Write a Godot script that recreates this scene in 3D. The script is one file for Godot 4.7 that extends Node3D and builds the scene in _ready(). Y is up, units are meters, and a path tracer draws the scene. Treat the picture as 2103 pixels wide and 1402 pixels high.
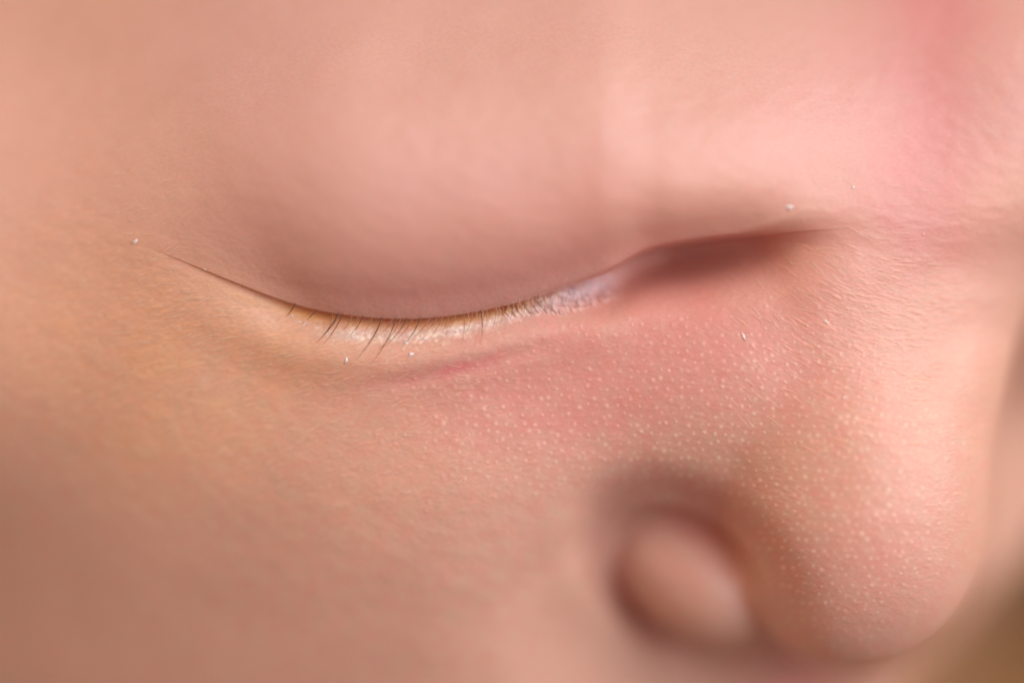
extends Node3D
# A sleeping baby's face, very close: one closed eye, the side of the nose, cheek and lip.
# Face millimetres: x to the right, y towards the brow, z out of the face. The baby lies on its back,
# so face z is the world's up; the head rests on a blanket.

const MM := 0.001
const UP_MM := 100.0            # height of the focused skin above the blanket
var rng := RandomNumberGenerator.new()
var blot: FastNoiseLite
var blot2: FastNoiseLite
var und: FastNoiseLite

func w3(x: float, y: float, z: float) -> Vector3:
	return Vector3(x, z + UP_MM, -y) * MM

func _ready() -> void:
	# ---------- camera ----------
	var cam := Camera3D.new()
	cam.name = "camera"
	add_child(cam)
	var dist := 300.0
	cam.look_at_from_position(w3(0, 0, dist), w3(0, 0, 0), Vector3(0, 0, -1))
	var half := 14.02 / dist
	var at := CameraAttributesPhysical.new()
	at.frustum_focal_length = 12.0 / half
	at.frustum_focus_distance = (dist - 0.6) * MM
	at.frustum_near = 0.01
	at.frustum_far = 20.0
	at.exposure_aperture = (12.0 / half) / 52.0
	cam.attributes = at
	cam.fov = rad_to_deg(2.0 * atan(half))
	cam.near = 0.01
	cam.far = 20.0
	cam.current = true
	# ---------- room light and exposure ----------
	var env := Environment.new()
	env.background_mode = Environment.BG_COLOR
	env.background_color = Color(0.47, 0.415, 0.395)
	env.tonemap_mode = Environment.TONE_MAPPER_LINEAR
	env.tonemap_exposure = 1.0
	env.sdfgi_enabled = true
	env.ssao_enabled = true
	env.ssil_enabled = true
	var we := WorldEnvironment.new()
	we.name = "room_environment"
	we.environment = env
	add_child(we)
	area_light("window_light", Vector3(680, 340, 700), Vector2(1.2, 1.2), Color(1.0, 0.975, 0.985), 2.3)
	area_light("added_side_fill", Vector3(-640, 260, 470), Vector2(0.6, 0.6), Color(1.0, 0.80, 0.60), 0.26)  # added warm fill from the left; no window known there

	# ---------- the baby and what it lies on ----------
	blot = noise(0.16, 3, 11)
	blot2 = noise(0.55, 3, 23)
	und = noise(0.10, 2, 5)
	build_blanket()
	build_person()

func area_light(called: String, from_mm: Vector3, size: Vector2, color: Color, energy: float) -> void:
	var l := AreaLight3D.new()
	l.name = called
	add_child(l)
	l.area_size = size
	l.area_normalize_energy = true
	l.light_color = color
	l.light_energy = energy
	l.shadow_enabled = true
	l.area_range = 5.0
	l.look_at_from_position(w3(from_mm.x, from_mm.y, from_mm.z), w3(0, 0, 0), Vector3(0.1, 0.2, -1))

func noise(freq: float, oct: int, sd: int) -> FastNoiseLite:
	var n := FastNoiseLite.new()
	n.noise_type = FastNoiseLite.TYPE_SIMPLEX_SMOOTH
	n.frequency = freq
	n.fractal_octaves = oct
	n.seed = sd
	return n

# ---------- shape of the face ----------
var lash_px := PackedFloat32Array([-40, 5.2, -24, 5.4, -17.5, 4.9, -15.2, 4.0, -13.0, 3.1, -11.4, 2.5, -9.8, 1.95, -8.0, 1.5, -6.0, 1.28, -4.0, 1.22, -2.0, 1.42, 0.0, 1.84, 2.0, 2.46, 4.0, 3.14, 5.4, 3.8, 7.0, 4.15, 9.0, 4.4, 13.0, 4.6, 18.0, 4.8, 40, 5.0])

func lash(x: float) -> float:
	var n := lash_px.size() / 2
	var k := 0
	while k < n - 2 and lash_px[2 * k + 2] < x:
		k += 1
	var x0 := lash_px[2 * k]
	var x1 := lash_px[2 * k + 2]
	var t := clampf((x - x0) / (x1 - x0), 0.0, 1.0)
	var ka := maxi(k - 1, 0)
	var kb := mini(k + 2, n - 1)
	var h := x1 - x0
	var m0 := (lash_px[2 * k + 3] - lash_px[2 * ka + 1]) / (x1 - lash_px[2 * ka]) * h
	var m1 := (lash_px[2 * kb + 1] - lash_px[2 * k + 1]) / (lash_px[2 * kb] - x0) * h
	var t2 := t * t
	var t3 := t2 * t
	return (2 * t3 - 3 * t2 + 1) * lash_px[2 * k + 1] + (t3 - 2 * t2 + t) * m0 + (-2 * t3 + 3 * t2) * lash_px[2 * k + 3] + (t3 - t2) * m1

func ss(a: float, b: float, v: float) -> float:
	var t := clampf((v - a) / (b - a), 0.0, 1.0)
	return t * t * (3.0 - 2.0 * t)

func ga(dx: float, dy: float, sx: float, sy: float) -> float:
	var e := dx * dx / (sx * sx) + dy * dy / (sy * sy)
	return exp(-e) if e < 12.0 else 0.0

func gar(dx: float, dy: float, sx: float, sy: float, deg: float) -> float:
	var c := cos(deg_to_rad(deg))
	var s := sin(deg_to_rad(deg))
	return ga(dx * c + dy * s, -dx * s + dy * c, sx, sy)

func smax(a: float, b: float, k: float) -> float:
	var h := clampf(0.5 + 0.5 * (a - b) / k, 0.0, 1.0)
	return lerpf(b, a, h) + k * h * (1.0 - h)

func dome(dx: float, dy: float, rx: float, ry: float, cz: float, rz: float, deg: float) -> float:
	var c := cos(deg_to_rad(deg))
	var s := sin(deg_to_rad(deg))
	var u := (dx * c + dy * s) / rx
	var v := (-dx * s + dy * c) / ry
	var q := 1.0 - u * u - v * v
	return cz + rz * sqrt(q) if q > 0.0 else cz - 30.0 * (sqrt(1.0 - q) - 1.0) * rz

func eye_open(x: float) -> float:      # how far the lid edge stands proud of the lower lid
	return ss(-14.5, -5.0, x) * (1.0 - 0.45 * ss(3.5, 6.0, x)) * (1.0 - ss(8.0, 14.0, x))

func height(x: float, y: float, d: float) -> float:
	# head
	var q := (x / 58.0) * (x / 58.0) + ((y - 2.0) / 62.0) * ((y - 2.0) / 62.0)
	var z := -56.0 + 56.0 * sqrt(1.0 - q) if q < 0.92 else -56.0 + 56.0 * 0.2828 - (q - 0.92) * 160.0
	if z < -99.0:
		z = -99.0
	if q > 0.92:
		return z
	if x < 0.0:
		z += 0.006 * minf(x * x, 700.0) * ss(-12.0, 0.0, y) * ss(20.0, 8.0, y)   # flat temple
	if y < 2.0:
		z -= 0.0065 * minf((y - 2.0) * (y - 2.0), 1500.0)
		if x < -2.0:
			z -= 0.003 * minf((x + 2.0) * (x + 2.0), 1500.0) * ss(2.0, -20.0, y)
	if x > 14.0:
		z -= 0.07 * minf((x - 14.0) * (x - 14.0), 160.0) * ss(6.0, -3.0, y)
	z += 1.0 * ga(x + 3.0, y + 7.5, 9.0, 5.5)                     # cheek below the lid
	z -= 2.6 * ga(x - 6.5, y + 11.0, 5.5, 3.6)                    # sunk where the nostril wing joins
	z -= 3.6 * ss(-9.0, -15.5, y) * ss(-1.0, 8.0, x)             # upper lip lies deeper than the nose
	z -= 0.2 * gar(x - 1.5, y + 9.3, 3.0, 0.8, 38.0)              # faint fold from the wing to the cheek
	# beyond the far cheek
	var far := (x - 20.0) * 0.74 - (y + 13.5) * 0.68
	if far > -1.0 and x > 8.0:
		z -= 80.0 * ss(-1.2, 0.9, far)
	# eye
	if d > 0.4 and d < 25.0:                                       # away from the lid edge the lid forgets its small bends
		var ls := 0.25 * (lash(x - 3.0) + lash(x - 1.2) + lash(x + 1.2) + lash(x + 3.0))
		d = lerpf(d, y - ls, ss(0.4, 4.0, d))
	var wo := eye_open(x)
	var wl := ss(-21.0, -6.0, x) * (1.0 - ss(2.0, 18.0, x))
	var sw := 0.04 + 3.2 * (1.0 - ss(-17.0, -7.5, x)) + 2.6 * ss(9.0, 14.5, x)
	var dp := d / sw
	dp = d if dp > 12.0 else (0.0 if dp < -12.0 else sw * log(1.0 + exp(dp)))
	z += wl * 3.1 * (1.0 - exp(-dp / (1.8 - 0.9 * ss(2.0, 7.0, x)))) * (1.0 - 0.55 * ss(7.0, 15.0, d))
	z += 1.3 * ga(x - 10.5, d - 3.5, 6.0, 4.5)
	z += 7.5 * ss(7.0, 28.0, x) * ss(1.0, 15.0, y)                # towards the middle of the brow
	if y > 4.0:
		z -= 0.022 * minf((y - 4.0) * (y - 4.0), 300.0)            # brow turns away
	z -= 3.5 * gar(x - 7.2, d + 0.65, 3.9, 1.25, 2.0) * ss(0.15 + 0.5 * sw, -0.15 - 0.3 * sw, d)      # hollow at the inner corner
	var up := z + 0.55 * wo
	var lo := z
	if d < 2.6:
		var wb := ss(-16.0, -7.0, x) * (1.0 - ss(3.0, 8.0, x))
		lo += wb * (0.6 * ga(0, d + 1.9, 1, 1.25) - 0.25 * ga(0, d + 0.05, 1, 0.35))
		lo -= 0.16 * ga(0.0, y - (-1.05 + 0.24 * (x + 2.0) + 0.006 * (x + 2.0) * (x + 2.0)), 1.0, 0.40) * ss(-7.0, -4.0, x) * (1.0 - ss(0.0, 4.0, x))
		lo -= 1.0 * gar(x - 5.9, d + 0.5, 1.5, 0.7, 10.0)
	z = lerpf(lo, up, ss(-0.05, 0.02, d)) if wo > 0.002 else (up if d > 0.0 else lo)
	# nose
	if x > 14.0 and y < 3.0:
		z -= 6.0 * ss(2.0, -4.0, y) * ss(15.0, 20.5, x)            # the far cheek lies behind the nose
	z -= 3.0 * ga(x - 14.5, y + 15.5, 6.0, 3.6)
	z += 2.4 * gar(x - 18.5, y - 3.0, 9.0, 5.5, 25.0)             # bridge
	z += 1.3 * gar(x - 10.5, y + 3.0, 6.5, 4.2, -15.0)
	var dv := (y + 1.5) / 11.0
	var dv2 := 1.0 - dv * dv
	var dors := -3.6 + 4.5 * (sqrt(dv2) if dv2 > 0.0 else -30.0 * (absf(dv) - 1.0))
	var ridge := 15.7 + 0.035 * maxf(y + 5.0, 0.0) * maxf(y + 5.0, 0.0)      # the ridge leans away towards the root
	if x > ridge:
		dors = dome(x - ridge, y + 1.5, 4.6, 11.0, -3.6, 4.5, 0.0)
	else:
		dors -= 6.0 * (1.0 - exp(-(ridge - x) * (ridge - x) / 75.0)) + 0.03 * maxf(10.0 - x, 0.0) * maxf(10.0 - x, 0.0)
	z = smax(z, dors - 0.05 * maxf(y + 5.0, 0.0) * maxf(y + 5.0, 0.0), 3.0)
	z = smax(z, dome(x - 14.3, y + 6.5, 5.8, 7.15, -3.6, 5.3, 0.0), 1.8)
	var cu := cos(deg_to_rad(-37.0))
	var su := sin(deg_to_rad(-37.0))
	var wu := ((x - 7.4) * cu + (y + 9.7) * su) / 3.8
	var wv := (-(x - 7.4) * su + (y + 9.7) * cu) / 2.5
	var wlen := wu * 0.98 if wu > 0.0 else wu
	var we := sqrt(wlen * wlen + wv * wv)
	if we < 2.6:
		var wr := maxf(we - 1.0, 0.0) / 0.36
		z -= (1.7 * (1.0 - 0.8 * ss(-0.2, 1.0, wu)) * (1.0 - 0.35 * ss(-0.2, 0.8, wv)) + 0.5) * exp(-wr * wr) + 3.0 * ss(1.02, 0.7, we) * (1.0 - ss(-0.1, 0.8, wu))
	var wq := 1.0 - we * we
	z = smax(z, -6.6 + 1.1 * ss(-0.6, 1.0, wu) + 3.1 * sqrt(wq) if wq > 0.0 else -8.0 - 6.0 * (we - 1.0) - 20.0 * maxf(we - 1.5, 0.0), 1.6)
	# small unevenness of living skin
	z += 0.05 * und.get_noise_2d(x * 1.3, y * 2.0) + 0.02 * blot2.get_noise_2d(x * 1.5, y * 2.6)
	return z

# ---------- colour of the skin (blood, pigment, some painted light and shade, linear) ----------
func skin(x: float, y: float, d: float) -> Color:
	var n1 := blot.get_noise_2d(x, y)
	var n2 := blot2.get_noise_2d(x + 40.0, y)
	var c := Vector3(0.635, 0.358, 0.268)
	var mot := 0.85 + 0.3 * n1 + 0.25 * n2
	c = c.lerp(Vector3(0.600, 0.340, 0.300), clampf(ss(0.5, 5.0, d) * ss(-20.0, -8.0, x) * mot, 0, 1) * 0.8)
	c = c.lerp(Vector3(0.665, 0.348, 0.185), clampf(ga(x + 14.0, y + 1.0, 9.0, 5.5) * (1.0 - ss(-0.5, 1.5, d)) * mot, 0, 1) * 0.75)  # golden temple: yellowish skin plus warm reflected light painted in
	c = c.lerp(Vector3(0.600, 0.250, 0.215), clampf((1.25 * ga(x - 6.5, y + 0.6, 8.0, 3.6) + 0.6 * ga(x + 1.0, y + 3.0, 6.0, 2.5) + 0.5 * ga(x - 15.0, y + 9.5, 3.5, 4.0)) * mot, 0, 1) * 0.74)
	c = c.lerp(Vector3(0.600, 0.340, 0.230), clampf(ga(x - 9.5, y + 4.9, 4.0, 2.0) * mot, 0, 1) * 0.5)
	var sx := 16.6 + 0.09 * (y - 6.0) + 0.7 * blot.get_noise_2d(3.0, y * 2.0)
	c = c.lerp(Vector3(0.600, 0.205, 0.215), clampf(ga(x - sx, 0, 2.3, 1) * ss(1.0, 5.0, y) * (0.9 + 0.6 * n1 + 0.4 * n2), 0, 1) * 0.58)
	c = c.lerp(Vector3(0.610, 0.275, 0.245), clampf(ga(x - 15.5, y - 8.5, 6.0, 6.5) * mot, 0, 1) * 0.5)
	c = c.lerp(Vector3(0.600, 0.270, 0.230), ga(x + 1.0, d - 1.8, 9.0, 2.4) * ss(-0.1, 0.1, d) * clampf(mot, 0, 1) * 0.7)  # upper lid reddened where it turns down, shade tone painted in
	c = c.lerp(Vector3(0.615, 0.240, 0.200), clampf(ga(x - 7.5, y - 1.8, 4.6, 2.2) * mot, 0, 1) * 0.62)
	c = c.lerp(Vector3(0.620, 0.375, 0.285), ga(x + 2.0, y - 12.0, 14.0, 4.0) * clampf(mot, 0, 1) * 0.5)
	# red crease under the lid
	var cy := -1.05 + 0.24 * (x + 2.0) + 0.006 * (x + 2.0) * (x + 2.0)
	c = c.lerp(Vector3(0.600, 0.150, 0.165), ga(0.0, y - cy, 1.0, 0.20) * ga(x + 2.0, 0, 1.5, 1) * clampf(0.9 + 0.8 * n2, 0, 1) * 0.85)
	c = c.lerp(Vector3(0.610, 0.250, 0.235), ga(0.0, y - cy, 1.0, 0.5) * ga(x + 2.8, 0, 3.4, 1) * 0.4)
	# lid edge, rims of the lids
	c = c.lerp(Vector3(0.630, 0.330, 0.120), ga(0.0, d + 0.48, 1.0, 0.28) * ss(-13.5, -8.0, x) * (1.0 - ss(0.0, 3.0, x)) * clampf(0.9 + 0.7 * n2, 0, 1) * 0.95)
	c = c.lerp(Vector3(0.630, 0.280, 0.235), ga(0.0, d - 0.5, 1.0, 0.9) * ss(-12.0, -6.0, x) * (1.0 - ss(2.0, 5.0, x)) * 0.45)  # redder just above the lid edge: painted shade of the down-facing lid
	# dry pale rim of the lower lid, whitish patch at the inner corner
	var rim := ga(0.0, d + 0.95 - 0.30 * ss(-2.0, 2.0, x) + 0.2 * ss(-4.0, -8.0, x), 1.0, 0.24) * ss(-9.2, -6.5, x) * (1.0 - ss(1.0, 3.2, x))
	var pat := ga(x - 2.7, d + 0.62, 1.7, 0.52)
	c = c.lerp(Vector3(0.730, 0.530, 0.455), clampf(rim * (0.75 + 0.8 * n2), 0, 1) * 0.6)
	c = c.lerp(Vector3(0.600, 0.410, 0.430), clampf(pat * (0.95 + 0.6 * n2), 0, 1) * 0.7)
	# rosy wing of the nose, lip
	c = c.lerp(Vector3(0.620, 0.275, 0.240), clampf(ga(x - 7.2, y + 9.0, 3.6, 3.2) * mot, 0, 1) * 0.6)
	c = c.lerp(Vector3(0.610, 0.240, 0.225), ga(x - 11.8, y + 15.0, 1.6, 1.8) * 0.7)
	var v := 1.0 + 0.04 * n1 + 0.02 * n2
	v *= 1.5
	return Color(c.x * v, c.y * v, c.z * v)

# ---------- grids ----------
func spread(lo: float, hi: float, a: float, b: float, step: float) -> PackedFloat32Array:
	var mid := PackedFloat32Array()
	var p := a
	while p <= b:
		mid.append(p)
		p += step
	var left := PackedFloat32Array()
	var s := step
	p = a
	while p > lo:
		s *= 1.16
		p -= s
		left.append(maxf(p, lo))
	left.reverse()
	s = step
	p = mid[mid.size() - 1]
	while p < hi:
		s *= 1.16
		p += s
		mid.append(minf(p, hi))
	left.append_array(mid)
	return left

const LC := 2.6
func warp_y(s: float, l: float) -> float:
	return s + LC + (l - LC) * exp(-(s / 7.5) * (s / 7.5))

var gx: PackedFloat32Array
var gs: PackedFloat32Array

func point(x: float, s: float, l: float, wo: float) -> Vector3:
	var y := warp_y(s, l)
	var z := height(x, y, y - l)
	if s > -0.03 and s < 1.2:
		y -= 0.30 * wo * exp(-((s - 0.02) / 0.35) * ((s - 0.02) / 0.35))   # the upper lid hangs over the lower
	return Vector3(x, y, z)

func surface_at(x: float, y: float) -> Vector3:      # a point of the skin by x and y
	return Vector3(x, y, height(x, y, y - lash(x)))

func normal_at(x: float, y: float) -> Vector3:
	var e := 0.06
	var l := lash(x)
	var a := height(x + e, y, y - lash(x + e)) - height(x - e, y, y - lash(x - e))
	var b := height(x, y + e, y + e - l) - height(x, y - e, y - e - l)
	return Vector3(-a, -b, 2.0 * e).normalized()

func build_person() -> void:
	var person := Node3D.new()
	person.name = "person"
	person.set_meta("label", "sleeping baby lying face up on the blanket, one eye closed")
	person.set_meta("category", "person")
	add_child(person)

	gx = spread(-57.0, 57.0, -22.5, 22.5, 0.14)
	gs = PackedFloat32Array()
	var rows := spread(-62.0, 60.0, -19.0, 13.0, 0.15)
	for s in rows:
		if absf(s) > 1.0:
			gs.append(s)
	var f := -1.0
	while f <= 1.0:
		gs.append(f)
		f += 0.02 if absf(f) < 0.16 else 0.06
	gs.sort()
	var nx := gx.size()
	var ny := gs.size()
	var pos := PackedVector3Array()
	var nor := PackedVector3Array()
	var col := PackedColorArray()
	var uv := PackedVector2Array()
	pos.resize(nx * ny)
	nor.resize(nx * ny)
	col.resize(nx * ny)
	uv.resize(nx * ny)
	for i in nx:
		var x := gx[i]
		var l := lash(x)
		var wo := eye_open(x)
		for j in ny:
			var p := point(x, gs[j], l, wo)
			var k := j * nx + i
			pos[k] = w3(p.x, p.y, p.z)
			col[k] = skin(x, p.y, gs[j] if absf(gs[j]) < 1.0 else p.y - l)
			uv[k] = Vector2((p.x + 24.0) / 48.0, (17.0 - p.y) / 34.0)
	for j in ny:
		for i in nx:
			var a := pos[j * nx + mini(i + 1, nx - 1)] - pos[j * nx + maxi(i - 1, 0)]
			var b := pos[mini(j + 1, ny - 1) * nx + i] - pos[maxi(j - 1, 0) * nx + i]
			nor[j * nx + i] = a.cross(b).normalized()
	var idx := PackedInt32Array()
	for j in ny - 1:
		for i in nx - 1:
			var a := j * nx + i
			var b := a + 1
			var c := a + nx
			var e := c + 1
			idx.append_array([a, c, b, b, c, e])
	var arr := []
	arr.resize(Mesh.ARRAY_MAX)
	arr[Mesh.ARRAY_VERTEX] = pos
	arr[Mesh.ARRAY_NORMAL] = nor
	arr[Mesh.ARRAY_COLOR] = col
	arr[Mesh.ARRAY_TEX_UV] = uv
	arr[Mesh.ARRAY_INDEX] = idx
	var mesh := ArrayMesh.new()
	mesh.add_surface_from_arrays(Mesh.PRIMITIVE_TRIANGLES, arr)
	var face := MeshInstance3D.new()
	face.name = "face"
	face.mesh = mesh
	mesh.surface_set_material(0, skin_material())
	person.add_child(face, true)
	build_lashes(person)
	build_flakes(person)
	build_fuzz(person)

# ---------- fine print of the skin ----------
const TW := 1536
const TH := 1088
const PPM := 32.0
var tex := PackedFloat32Array()      # r g b, multiplies the skin colour
var hgt := PackedFloat32Array()

func stamp(x: float, y: float, r: float, tint: Vector3, amount: float, h: float, stretch := 1.0, deg := 0.0) -> void:
	var px := (x + 24.0) * PPM
	var py := (17.0 - y) * PPM
	var R := int(ceil(r * PPM * maxf(1.0, stretch) * 2.2)) + 1
	var c := cos(deg_to_rad(deg))
	var s := sin(deg_to_rad(deg))
	for yy in range(maxi(int(py) - R, 0), mini(int(py) + R + 1, TH)):
		for xx in range(maxi(int(px) - R, 0), mini(int(px) + R + 1, TW)):
			var dx := (xx + 0.5 - px) / PPM
			var dy := -(yy + 0.5 - py) / PPM
			var u := (dx * c + dy * s) / (r * stretch)
			var v := (-dx * s + dy * c) / r
			var e := u * u + v * v
			if e > 5.0:
				continue
			var g := exp(-e)
			var k := yy * TW + xx
			var m := g * amount
			tex[3 * k] = lerpf(tex[3 * k], tint.x, m)
			tex[3 * k + 1] = lerpf(tex[3 * k + 1], tint.y, m)
			tex[3 * k + 2] = lerpf(tex[3 * k + 2], tint.z, m)
			hgt[k] += h * g

func skin_material() -> StandardMaterial3D:
	rng.seed = 77
	tex.resize(TW * TH * 3)
	hgt.resize(TW * TH)
	var cell := FastNoiseLite.new()
	cell.noise_type = FastNoiseLite.TYPE_CELLULAR
	cell.cellular_return_type = FastNoiseLite.RETURN_DISTANCE2_SUB
	cell.frequency = 0.10
	cell.fractal_type = FastNoiseLite.FRACTAL_NONE
	cell.seed = 4
	var mott := noise(0.030, 3, 8)
	var grain := noise(0.16, 2, 9)
	for yy in TH:
		var y := 17.0 - (yy + 0.5) / PPM
		for xx in TW:
			var x := (xx + 0.5) / PPM - 24.0
			var k := yy * TW + xx
			var m := mott.get_noise_2d(xx, yy * 1.15) * (0.2 + 0.8 * ss(4.0, 0.5, y + 0.25 * absf(x)))
			var g := grain.get_noise_2d(xx * 0.75, yy * 1.3)
			var b := 0.80 + 0.020 * g
			tex[3 * k] = b + 0.010 * m
			tex[3 * k + 1] = b - 0.030 * m
			tex[3 * k + 2] = b - 0.024 * m
			hgt[k] = (0.14 * cell.get_noise_2d(xx * 0.62, yy * 1.25) + 0.08 * g) * (0.3 + 0.7 * ss(5.5, 2.5, y))
	# pale raised glands over the nose and beside it
	var pale := Vector3(0.88, 1.0, 1.0)
	var step := 0.42
	var gy := -14.0
	var row := 0
	while gy < 2.5:
		var gxx := -6.0 + (0.25 if row % 2 else 0.0)
		while gxx < 19.0:
			var x := gxx + rng.randf_range(-0.12, 0.12)
			var y := gy + rng.randf_range(-0.11, 0.11)
			var dens := maxf(ga(x - 9.0, y + 3.6, 7.5, 4.2), maxf(ga(x - 13.0, y + 7.5, 4.0, 4.5), 0.75 * ga(x - 1.0, y + 3.2, 5.5, 2.6)))
			dens *= 1.0 - ss(-2.4, -0.8, y - lash(x))
			if rng.randf() < dens * 2.2:
				var a := rng.randf_range(0.4, 1.15)
				stamp(x, y, rng.randf_range(0.045, 0.088), pale, a * minf(1.0, dens * 1.5) * 0.85, 0.24 * a)
				if rng.randf() < 0.5:
					stamp(x + rng.randf_range(-0.3, 0.3), y + rng.randf_range(-0.3, 0.3), rng.randf_range(0.08, 0.2), Vector3(0.83, 0.66, 0.68), 0.16 * dens, 0.0)
			gxx += step
		gy += step * 0.87
		row += 1
	# fine creases: temple and lower lid, side of the nose
	for n in 2600:
		var x := rng.randf_range(-22.0, 1.0)
		var y := rng.randf_range(-7.0, 6.5)
		var d := y - lash(x)
		if d > -0.5 or rng.randf() > ga(x + 12.0, y - 0.0, 11.0, 5.5) * 1.4:
			continue
		stamp(x, y, 0.030, Vector3(0.90, 0.90, 0.84), rng.randf_range(0.1, 0.45), 0.12, rng.randf_range(4.0, 11.0), 14.0 + rng.randf_range(-14, 14))
	for n in 1500:
		var x := rng.randf_range(9.0, 21.0)
		var y := rng.randf_range(-7.0, 4.0)
		if rng.randf() > ga(x - 16.0, y + 0.8, 4.0, 3.2) * 1.4:
			continue
		stamp(x, y, 0.030, Vector3(0.92, 0.90, 0.86), rng.randf_range(0.1, 0.5), 0.18, rng.randf_range(4.0, 12.0), -24.0 + (x - 13.0) * 5.0 + rng.randf_range(-10, 10))
	# dry white scale along the lower lid
	var white := Vector3(1.0, 1.22, 1.30)
	for n in 1500:
		var x := rng.randf_range(-8.6, 2.4)
		var l := lash(x)
		var clump := 0.5 + 0.9 * blot2.get_noise_2d(x * 3.0, 7.0)
		if rng.randf() > clump * ss(-9.0, -6.0, x):
			continue
		var cd := -0.72 - 0.32 * ga(x + 5.0, 0, 3.5, 1) + 0.25 * ss(-1.0, 1.5, x)
		var d := cd + rng.randfn(0.0, 0.20)
		if d > -0.25:
			continue
		stamp(x, l + d, rng.randf_range(0.03, 0.07), white, rng.randf_range(0.05, 0.3), rng.randf_range(0.03, 0.22), rng.randf_range(1.0, 2.0), rng.randf_range(-20, 40))
	# scaly ribbed patch at the inner corner
	for n in 520:
		var t := pow(rng.randf(), 0.75)
		var x := lerpf(-0.4, 4.1, t)
		var l := lash(x)
		var q := rng.randf_range(0.0, 1.0) * (0.35 + 0.75 * ss(0.1, 0.6, t))
		if blot2.get_noise_2d(x * 6.0, q * 5.0) < -0.15:
			continue
		var xx := x + q * 0.3
		stamp(xx, lash(xx) - 0.46 - 0.85 * q, rng.randf_range(0.025, 0.045), Vector3(0.92, 1.02, 1.06), rng.randf_range(0.2, 0.8) * (1.1 - 0.6 * q), rng.randf_range(0.5, 1.3), rng.randf_range(2.0, 5.0), -50.0 + 20.0 * t + rng.randf_range(-22, 22))
	var bytes := PackedByteArray()
	bytes.resize(TW * TH * 3)
	for k in TW * TH * 3:
		bytes[k] = int(clampf(tex[k], 0.0, 1.0) * 255.0)
	var im := Image.create_from_data(TW, TH, false, Image.FORMAT_RGB8, bytes)
	var hm := Image.create_from_data(TW, TH, false, Image.FORMAT_RF, hgt.to_byte_array())
	var m := StandardMaterial3D.new()
	m.resource_name = "skin"
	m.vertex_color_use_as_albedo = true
	m.albedo_color = Color(1, 1, 1)
	m.albedo_texture = ImageTexture.create_from_image(im)
	m.heightmap_enabled = true
	m.heightmap_texture = ImageTexture.create_from_image(hm)
	m.heightmap_scale = 0.0065
	m.roughness = 0.44
	m.metallic_specular = 0.5
	m.subsurf_scatter_enabled = true
	m.subsurf_scatter_strength = 0.28
	return m

# ---------- hairs ----------
func add_hair(st: SurfaceTool, pts: Array, r0: float, r1: float, sides: int) -> void:
	var n := pts.size()
	var rings := []
	for k in n:
		var t: Vector3 = (pts[mini(k + 1, n - 1)] - pts[maxi(k - 1, 0)]).normalized()
		var a := t.cross(Vector3(0.31, 0.2, 0.93)).normalized()
		var b := t.cross(a)
		var r := lerpf(r0, r1, float(k) / (n - 1))
		var ring := []
		for s in sides:
			var o := a * cos(TAU * s / sides) + b * sin(TAU * s / sides)
			ring.append([pts[k] + o * r, o])
		rings.append(ring)
	for k in n - 1:
		for s in sides:
			var q := (s + 1) % sides
			for v in [rings[k][s], rings[k + 1][s], rings[k][q], rings[k][q], rings[k + 1][s], rings[k + 1][q]]:
				var o: Vector3 = v[1]
				var p: Vector3 = v[0]
				st.set_normal(Vector3(o.x, o.z, -o.y))
				st.add_vertex(w3(p.x, p.y, p.z))

func plain(called: String, c: Color, rough: float) -> StandardMaterial3D:
	var m := StandardMaterial3D.new()
	m.resource_name = called
	m.albedo_color = c.linear_to_srgb()
	m.roughness = rough
	return m

func part(called: String, st: SurfaceTool, m: Material, parent: Node3D) -> MeshInstance3D:
	var o := MeshInstance3D.new()
	o.name = called
	o.mesh = st.commit()
	o.mesh.surface_set_material(0, m)
	parent.add_child(o, true)
	return o

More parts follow.
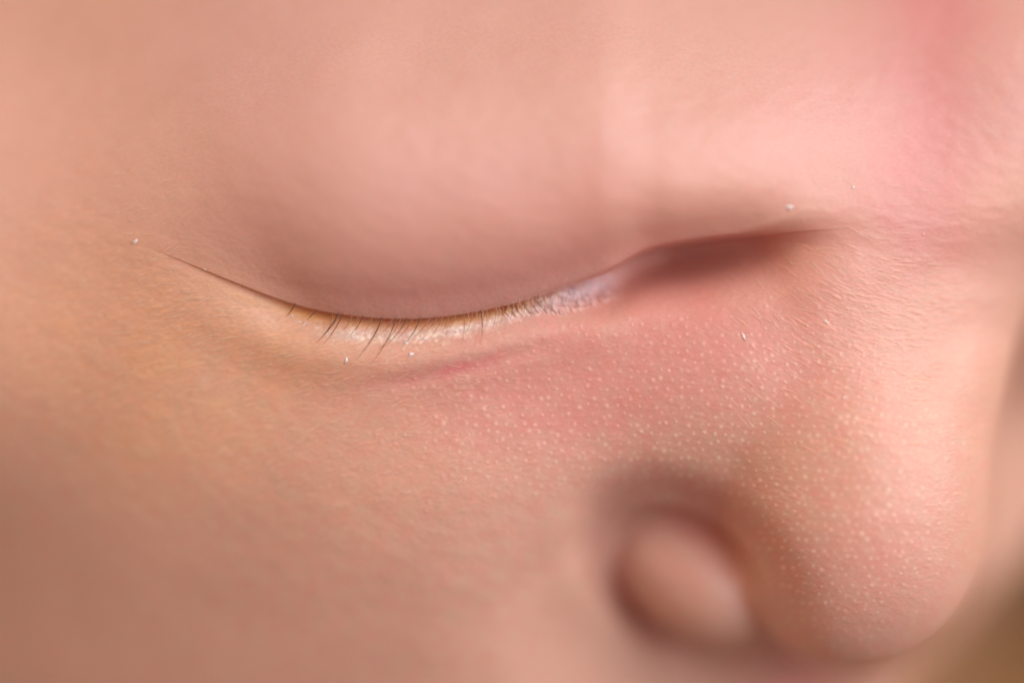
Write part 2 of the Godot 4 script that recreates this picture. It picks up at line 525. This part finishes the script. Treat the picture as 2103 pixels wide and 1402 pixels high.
func build_lashes(person: Node3D) -> void:
	rng.seed = 301
	var dark := plain("lash brown", Color(0.115, 0.036, 0.012), 0.6)
	var mid := plain("lash light brown", Color(0.26, 0.105, 0.042), 0.6)
	var faint := plain("lash pale", Color(0.42, 0.26, 0.18), 0.6)
	# root x, tip offset x, tip offset y, thickness, tone
	var known := [
		[-8.90, -0.36, -0.50, 0.030, 0], [-8.02, -0.45, -0.45, 0.024, 0], [-7.10, -0.95, -1.22, 0.034, 0], [-6.95, -0.85, -1.30, 0.020, 0], [-7.35, -0.30, -0.85, 0.014, 1], [-6.55, -0.45, -0.70, 0.014, 1],
		[-6.10, -0.65, -0.90, 0.016, 0], [-5.75, -0.30, -0.60, 0.014, 1], [-5.32, -1.10, -1.75, 0.024, 0], [-4.75, -1.10, -1.95, 0.019, 0], [-4.55, -0.95, -1.35, 0.015, 1], [-4.30, -0.85, -1.10, 0.017, 0],
		[-4.05, -0.75, -0.95, 0.014, 1], [-3.75, -0.85, -1.30, 0.018, 0], [-3.35, -0.75, -0.90, 0.015, 1], [-3.05, -0.45, -0.60, 0.013, 1], [-2.85, -0.60, -1.00, 0.014, 1], [-2.30, -0.60, -1.05, 0.013, 1],
		[-2.00, -0.10, -1.30, 0.012, 1], [-1.62, -0.30, -0.90, 0.012, 1], [-1.30, 0.00, -1.35, 0.015, 0], [-1.05, -0.12, -0.95, 0.011, 1], [-0.70, -0.10, -0.90, 0.011, 1], [-0.35, -0.15, -0.75, 0.010, 1],
		[0.05, -0.12, -0.65, 0.010, 1], [0.5, -0.05, -0.60, 0.010, 1], [0.95, -0.10, -0.55, 0.009, 1], [-2.6, -0.3, -0.7, 0.011, 1], [-4.9, -0.5, -0.7, 0.012, 1], [-6.3, -0.35, -0.5, 0.012, 1]]
	for n in 18:                                       # faint short lashes towards the inner corner
		known.append([lerpf(-1.8, 2.7, n / 17.0) + rng.randf_range(-0.1, 0.1), rng.randf_range(-0.2, 0.15), -rng.randf_range(0.55, 1.1), rng.randf_range(0.006, 0.010), 2])
	for a in known:
		var x: float = a[0]
		var wo := eye_open(x)
		var l := lash(x)
		var root := point(x, 0.03, l, wo)
		var tip := Vector3(x + a[1], root.y + a[2], 0)
		tip.z = maxf(height(tip.x, tip.y, tip.y - lash(tip.x)) + 0.35, root.z - 0.1)
		var pts := []
		for k in 8:
			var t := k / 7.0
			var p := root.lerp(tip, t)
			var len_: float = -a[2]
			p.x += (t * (1.0 - t)) * 0.28 * len_
			p.z += (t * (1.0 - t)) * 0.35 * len_
			pts.append(p)
		var st := SurfaceTool.new()
		st.begin(Mesh.PRIMITIVE_TRIANGLES)
		add_hair(st, pts, a[3] * 1.5, 0.004, 6)
		part("eyelash", st, [dark, mid, faint][a[4]], person)

func build_fuzz(person: Node3D) -> void:
	rng.seed = 909
	var m := plain("vellus hair", Color(0.80, 0.66, 0.50), 0.4)
	var st := SurfaceTool.new()
	st.begin(Mesh.PRIMITIVE_TRIANGLES)
	var made := 0
	var tries := 0
	while made < 1500 and tries < 60000:
		tries += 1
		var x := rng.randf_range(-23.0, 21.0)
		var y := rng.randf_range(-9.0, 12.0)
		var d := y - lash(x)
		if d > -0.9 and x > -14.0 and x < 9.0:
			continue
		if x > -1.0 and x < 9.0:
			continue
		var temple := ga(x + 13.0, y - 0.5, 10.0, 5.0)
		var bridge := 0.9 * ga(x - 15.0, y - 0.8, 4.5, 3.2)
		var cheek := 0.0
		if rng.randf() > maxf(temple, maxf(bridge, cheek)):
			continue
		var ang := 14.0 + rng.randfn(0, 10)
		if x > 9.0:
			ang = -24.0 + (x - 13.0) * 6.0 + rng.randfn(0, 9)
		elif x > -1.0:
			ang = 82.0 + rng.randfn(0, 12)
		if rng.randf() < 0.5:
			ang += 180.0
		var L := rng.randf_range(0.25, 0.7)
		if x > 9.0:
			L *= 1.35
		var dir := Vector2(cos(deg_to_rad(ang)), sin(deg_to_rad(ang)))
		var bend := rng.randf_range(-0.18, 0.18)
		var pts := []
		for k in 4:
			var t := k / 3.0
			var q := Vector2(x, y) + dir * L * t + Vector2(-dir.y, dir.x) * bend * t * t * L
			var p := surface_at(q.x, q.y)
			p.z += 0.02 + 0.09 * sin(t * 2.2)
			pts.append(p)
		add_hair(st, pts, rng.randf_range(0.005, 0.009), 0.002, 3)
		made += 1
	var o := part("fine_hair", st, m, person)
	o.set_meta("kind", "stuff")

# ---------- dry flakes of skin and tear crust ----------
func flake(person: Node3D, x: float, y: float, r: float, stretch: float, deg: float, m: Material, lift := 0.0) -> void:
	var base := surface_at(x, y)
	var nz := normal_at(x, y)
	nz = (nz + Vector3(rng.randfn(0, 0.15), rng.randfn(0, 0.15), 0.3)).normalized()
	var tx := Vector3(cos(deg_to_rad(deg)), sin(deg_to_rad(deg)), 0)
	tx = (tx - nz * tx.dot(nz)).normalized()
	var ty := nz.cross(tx)
	var n := 9
	var st := SurfaceTool.new()
	st.begin(Mesh.PRIMITIVE_TRIANGLES)
	var top := []
	var low := []
	for k in n:
		var a := TAU * k / n
		var rr := r * rng.randf_range(0.4, 1.1)
		var p := base + tx * cos(a) * rr * stretch + ty * sin(a) * rr
		low.append(p - nz * 0.05)
		top.append(p + nz * (lift + rng.randf_range(0.004, 0.02)))
	var c: Vector3 = base + nz * (lift + 0.03)
	for k in n:
		var q := (k + 1) % n
		for v: Vector3 in [c, top[q], top[k], top[k], top[q], low[k], low[k], top[q], low[q]]:
			st.add_vertex(w3(v.x, v.y, v.z))
	st.generate_normals()
	part("skin_flake", st, m, person)

func build_flakes(person: Node3D) -> void:
	rng.seed = 515
	var m := plain("dry flake", Color(0.66, 0.56, 0.53), 0.55)
	var single := [[-15.5, 4.12, 0.10, 1.8, 35], [-9.05, 1.05, 0.06, 1.2, 0], [-4.15, -0.55, 0.13, 1.6, 25], [-4.35, -0.05, 0.10, 1.5, 10], [-3.6, 0.1, 0.08, 2.2, 30], [-6.8, -0.75, 0.10, 1.7, 60],
		[11.4, 5.5, 0.16, 1.7, 10], [9.25, 4.4, 0.08, 1.0, 0], [6.4, 4.12, 0.12, 2.4, 14], [9.6, 3.2, 0.06, 2.2, -45], [9.5, 0.2, 0.11, 1.8, -60], [6.65, -6.4, 0.09, 2.0, 70], [3.95, 3.25, 0.13, 1.8, 30], [3.6, 2.95, 0.12, 1.9, 30],
		[7.2, 3.4, 0.05, 1.4, 0], [14.0, 6.3, 0.08, 1.0, 0], [16.9, 4.4, 0.05, 1.2, 30], [-12.6, 2.95, 0.05, 2.0, -30], [5.2, 3.75, 0.07, 2.0, 25], [12.9, 0.8, 0.07, 3.0, -30], [13.6, -2.3, 0.05, 2.5, 60]]
	for a in single:
		flake(person, a[0], a[1], a[2], a[3], a[4], m)
	for n in 18:                                       # crust along the lower lid
		var x := rng.randf_range(-8.9, 0.4)
		var cd := -0.72 - 0.32 * ga(x + 5.0, 0, 3.5, 1)
		flake(person, x, lash(x) + minf(cd + rng.randfn(0, 0.13), -0.36), rng.randf_range(0.03, 0.065), rng.randf_range(1.0, 2.2), rng.randf_range(-20, 40), m)
	for n in 22:                                       # ridges of scale at the inner corner
		var x := rng.randf_range(0.6, 4.0)
		flake(person, x, lash(x) - rng.randf_range(0.42, 0.95), rng.randf_range(0.02, 0.04), rng.randf_range(2.5, 4.5), -60.0 + rng.randf_range(-12, 12), m)

# ---------- what the head rests on ----------
func build_blanket() -> void:
	var st := SurfaceTool.new()
	st.begin(Mesh.PRIMITIVE_TRIANGLES)
	var n := 160
	var fold := noise(0.012, 3, 61)
	var dye := noise(0.02, 2, 62)
	st.set_smooth_group(0)
	for j in n + 1:
		for i in n + 1:
			var x := lerpf(-260, 260, i / float(n))
			var y := lerpf(-260, 260, j / float(n))
			var z := -UP_MM + 1.0 + 9.0 * (fold.get_noise_2d(x, y) - 0.3) * ss(30.0, 90.0, Vector2(x, y).length())
			var t := ss(0.1, 0.8, cos((y + 9.0 + 5.0 * dye.get_noise_2d(x, y)) * TAU / 30.0))
			st.set_color(Color(0.62, 0.36, 0.12).lerp(Color(0.075, 0.06, 0.035), t))
			st.set_uv(Vector2(x, y) / 40.0)
			st.add_vertex(w3(x, y, z))
	for j in n:
		for i in n:
			var a := j * (n + 1) + i
			for k in [a, a + n + 1, a + 1, a + 1, a + n + 1, a + n + 2]:
				st.add_index(k)
	st.generate_normals()
	var m := StandardMaterial3D.new()
	m.resource_name = "blanket cloth"
	m.vertex_color_use_as_albedo = true
	m.roughness = 0.95
	var o := MeshInstance3D.new()
	o.name = "blanket"
	o.mesh = st.commit()
	o.mesh.surface_set_material(0, m)
	o.set_meta("label", "ochre and dark olive blanket behind the tip of the nose")
	o.set_meta("category", "blanket")
	o.set_meta("kind", "structure")
	add_child(o)
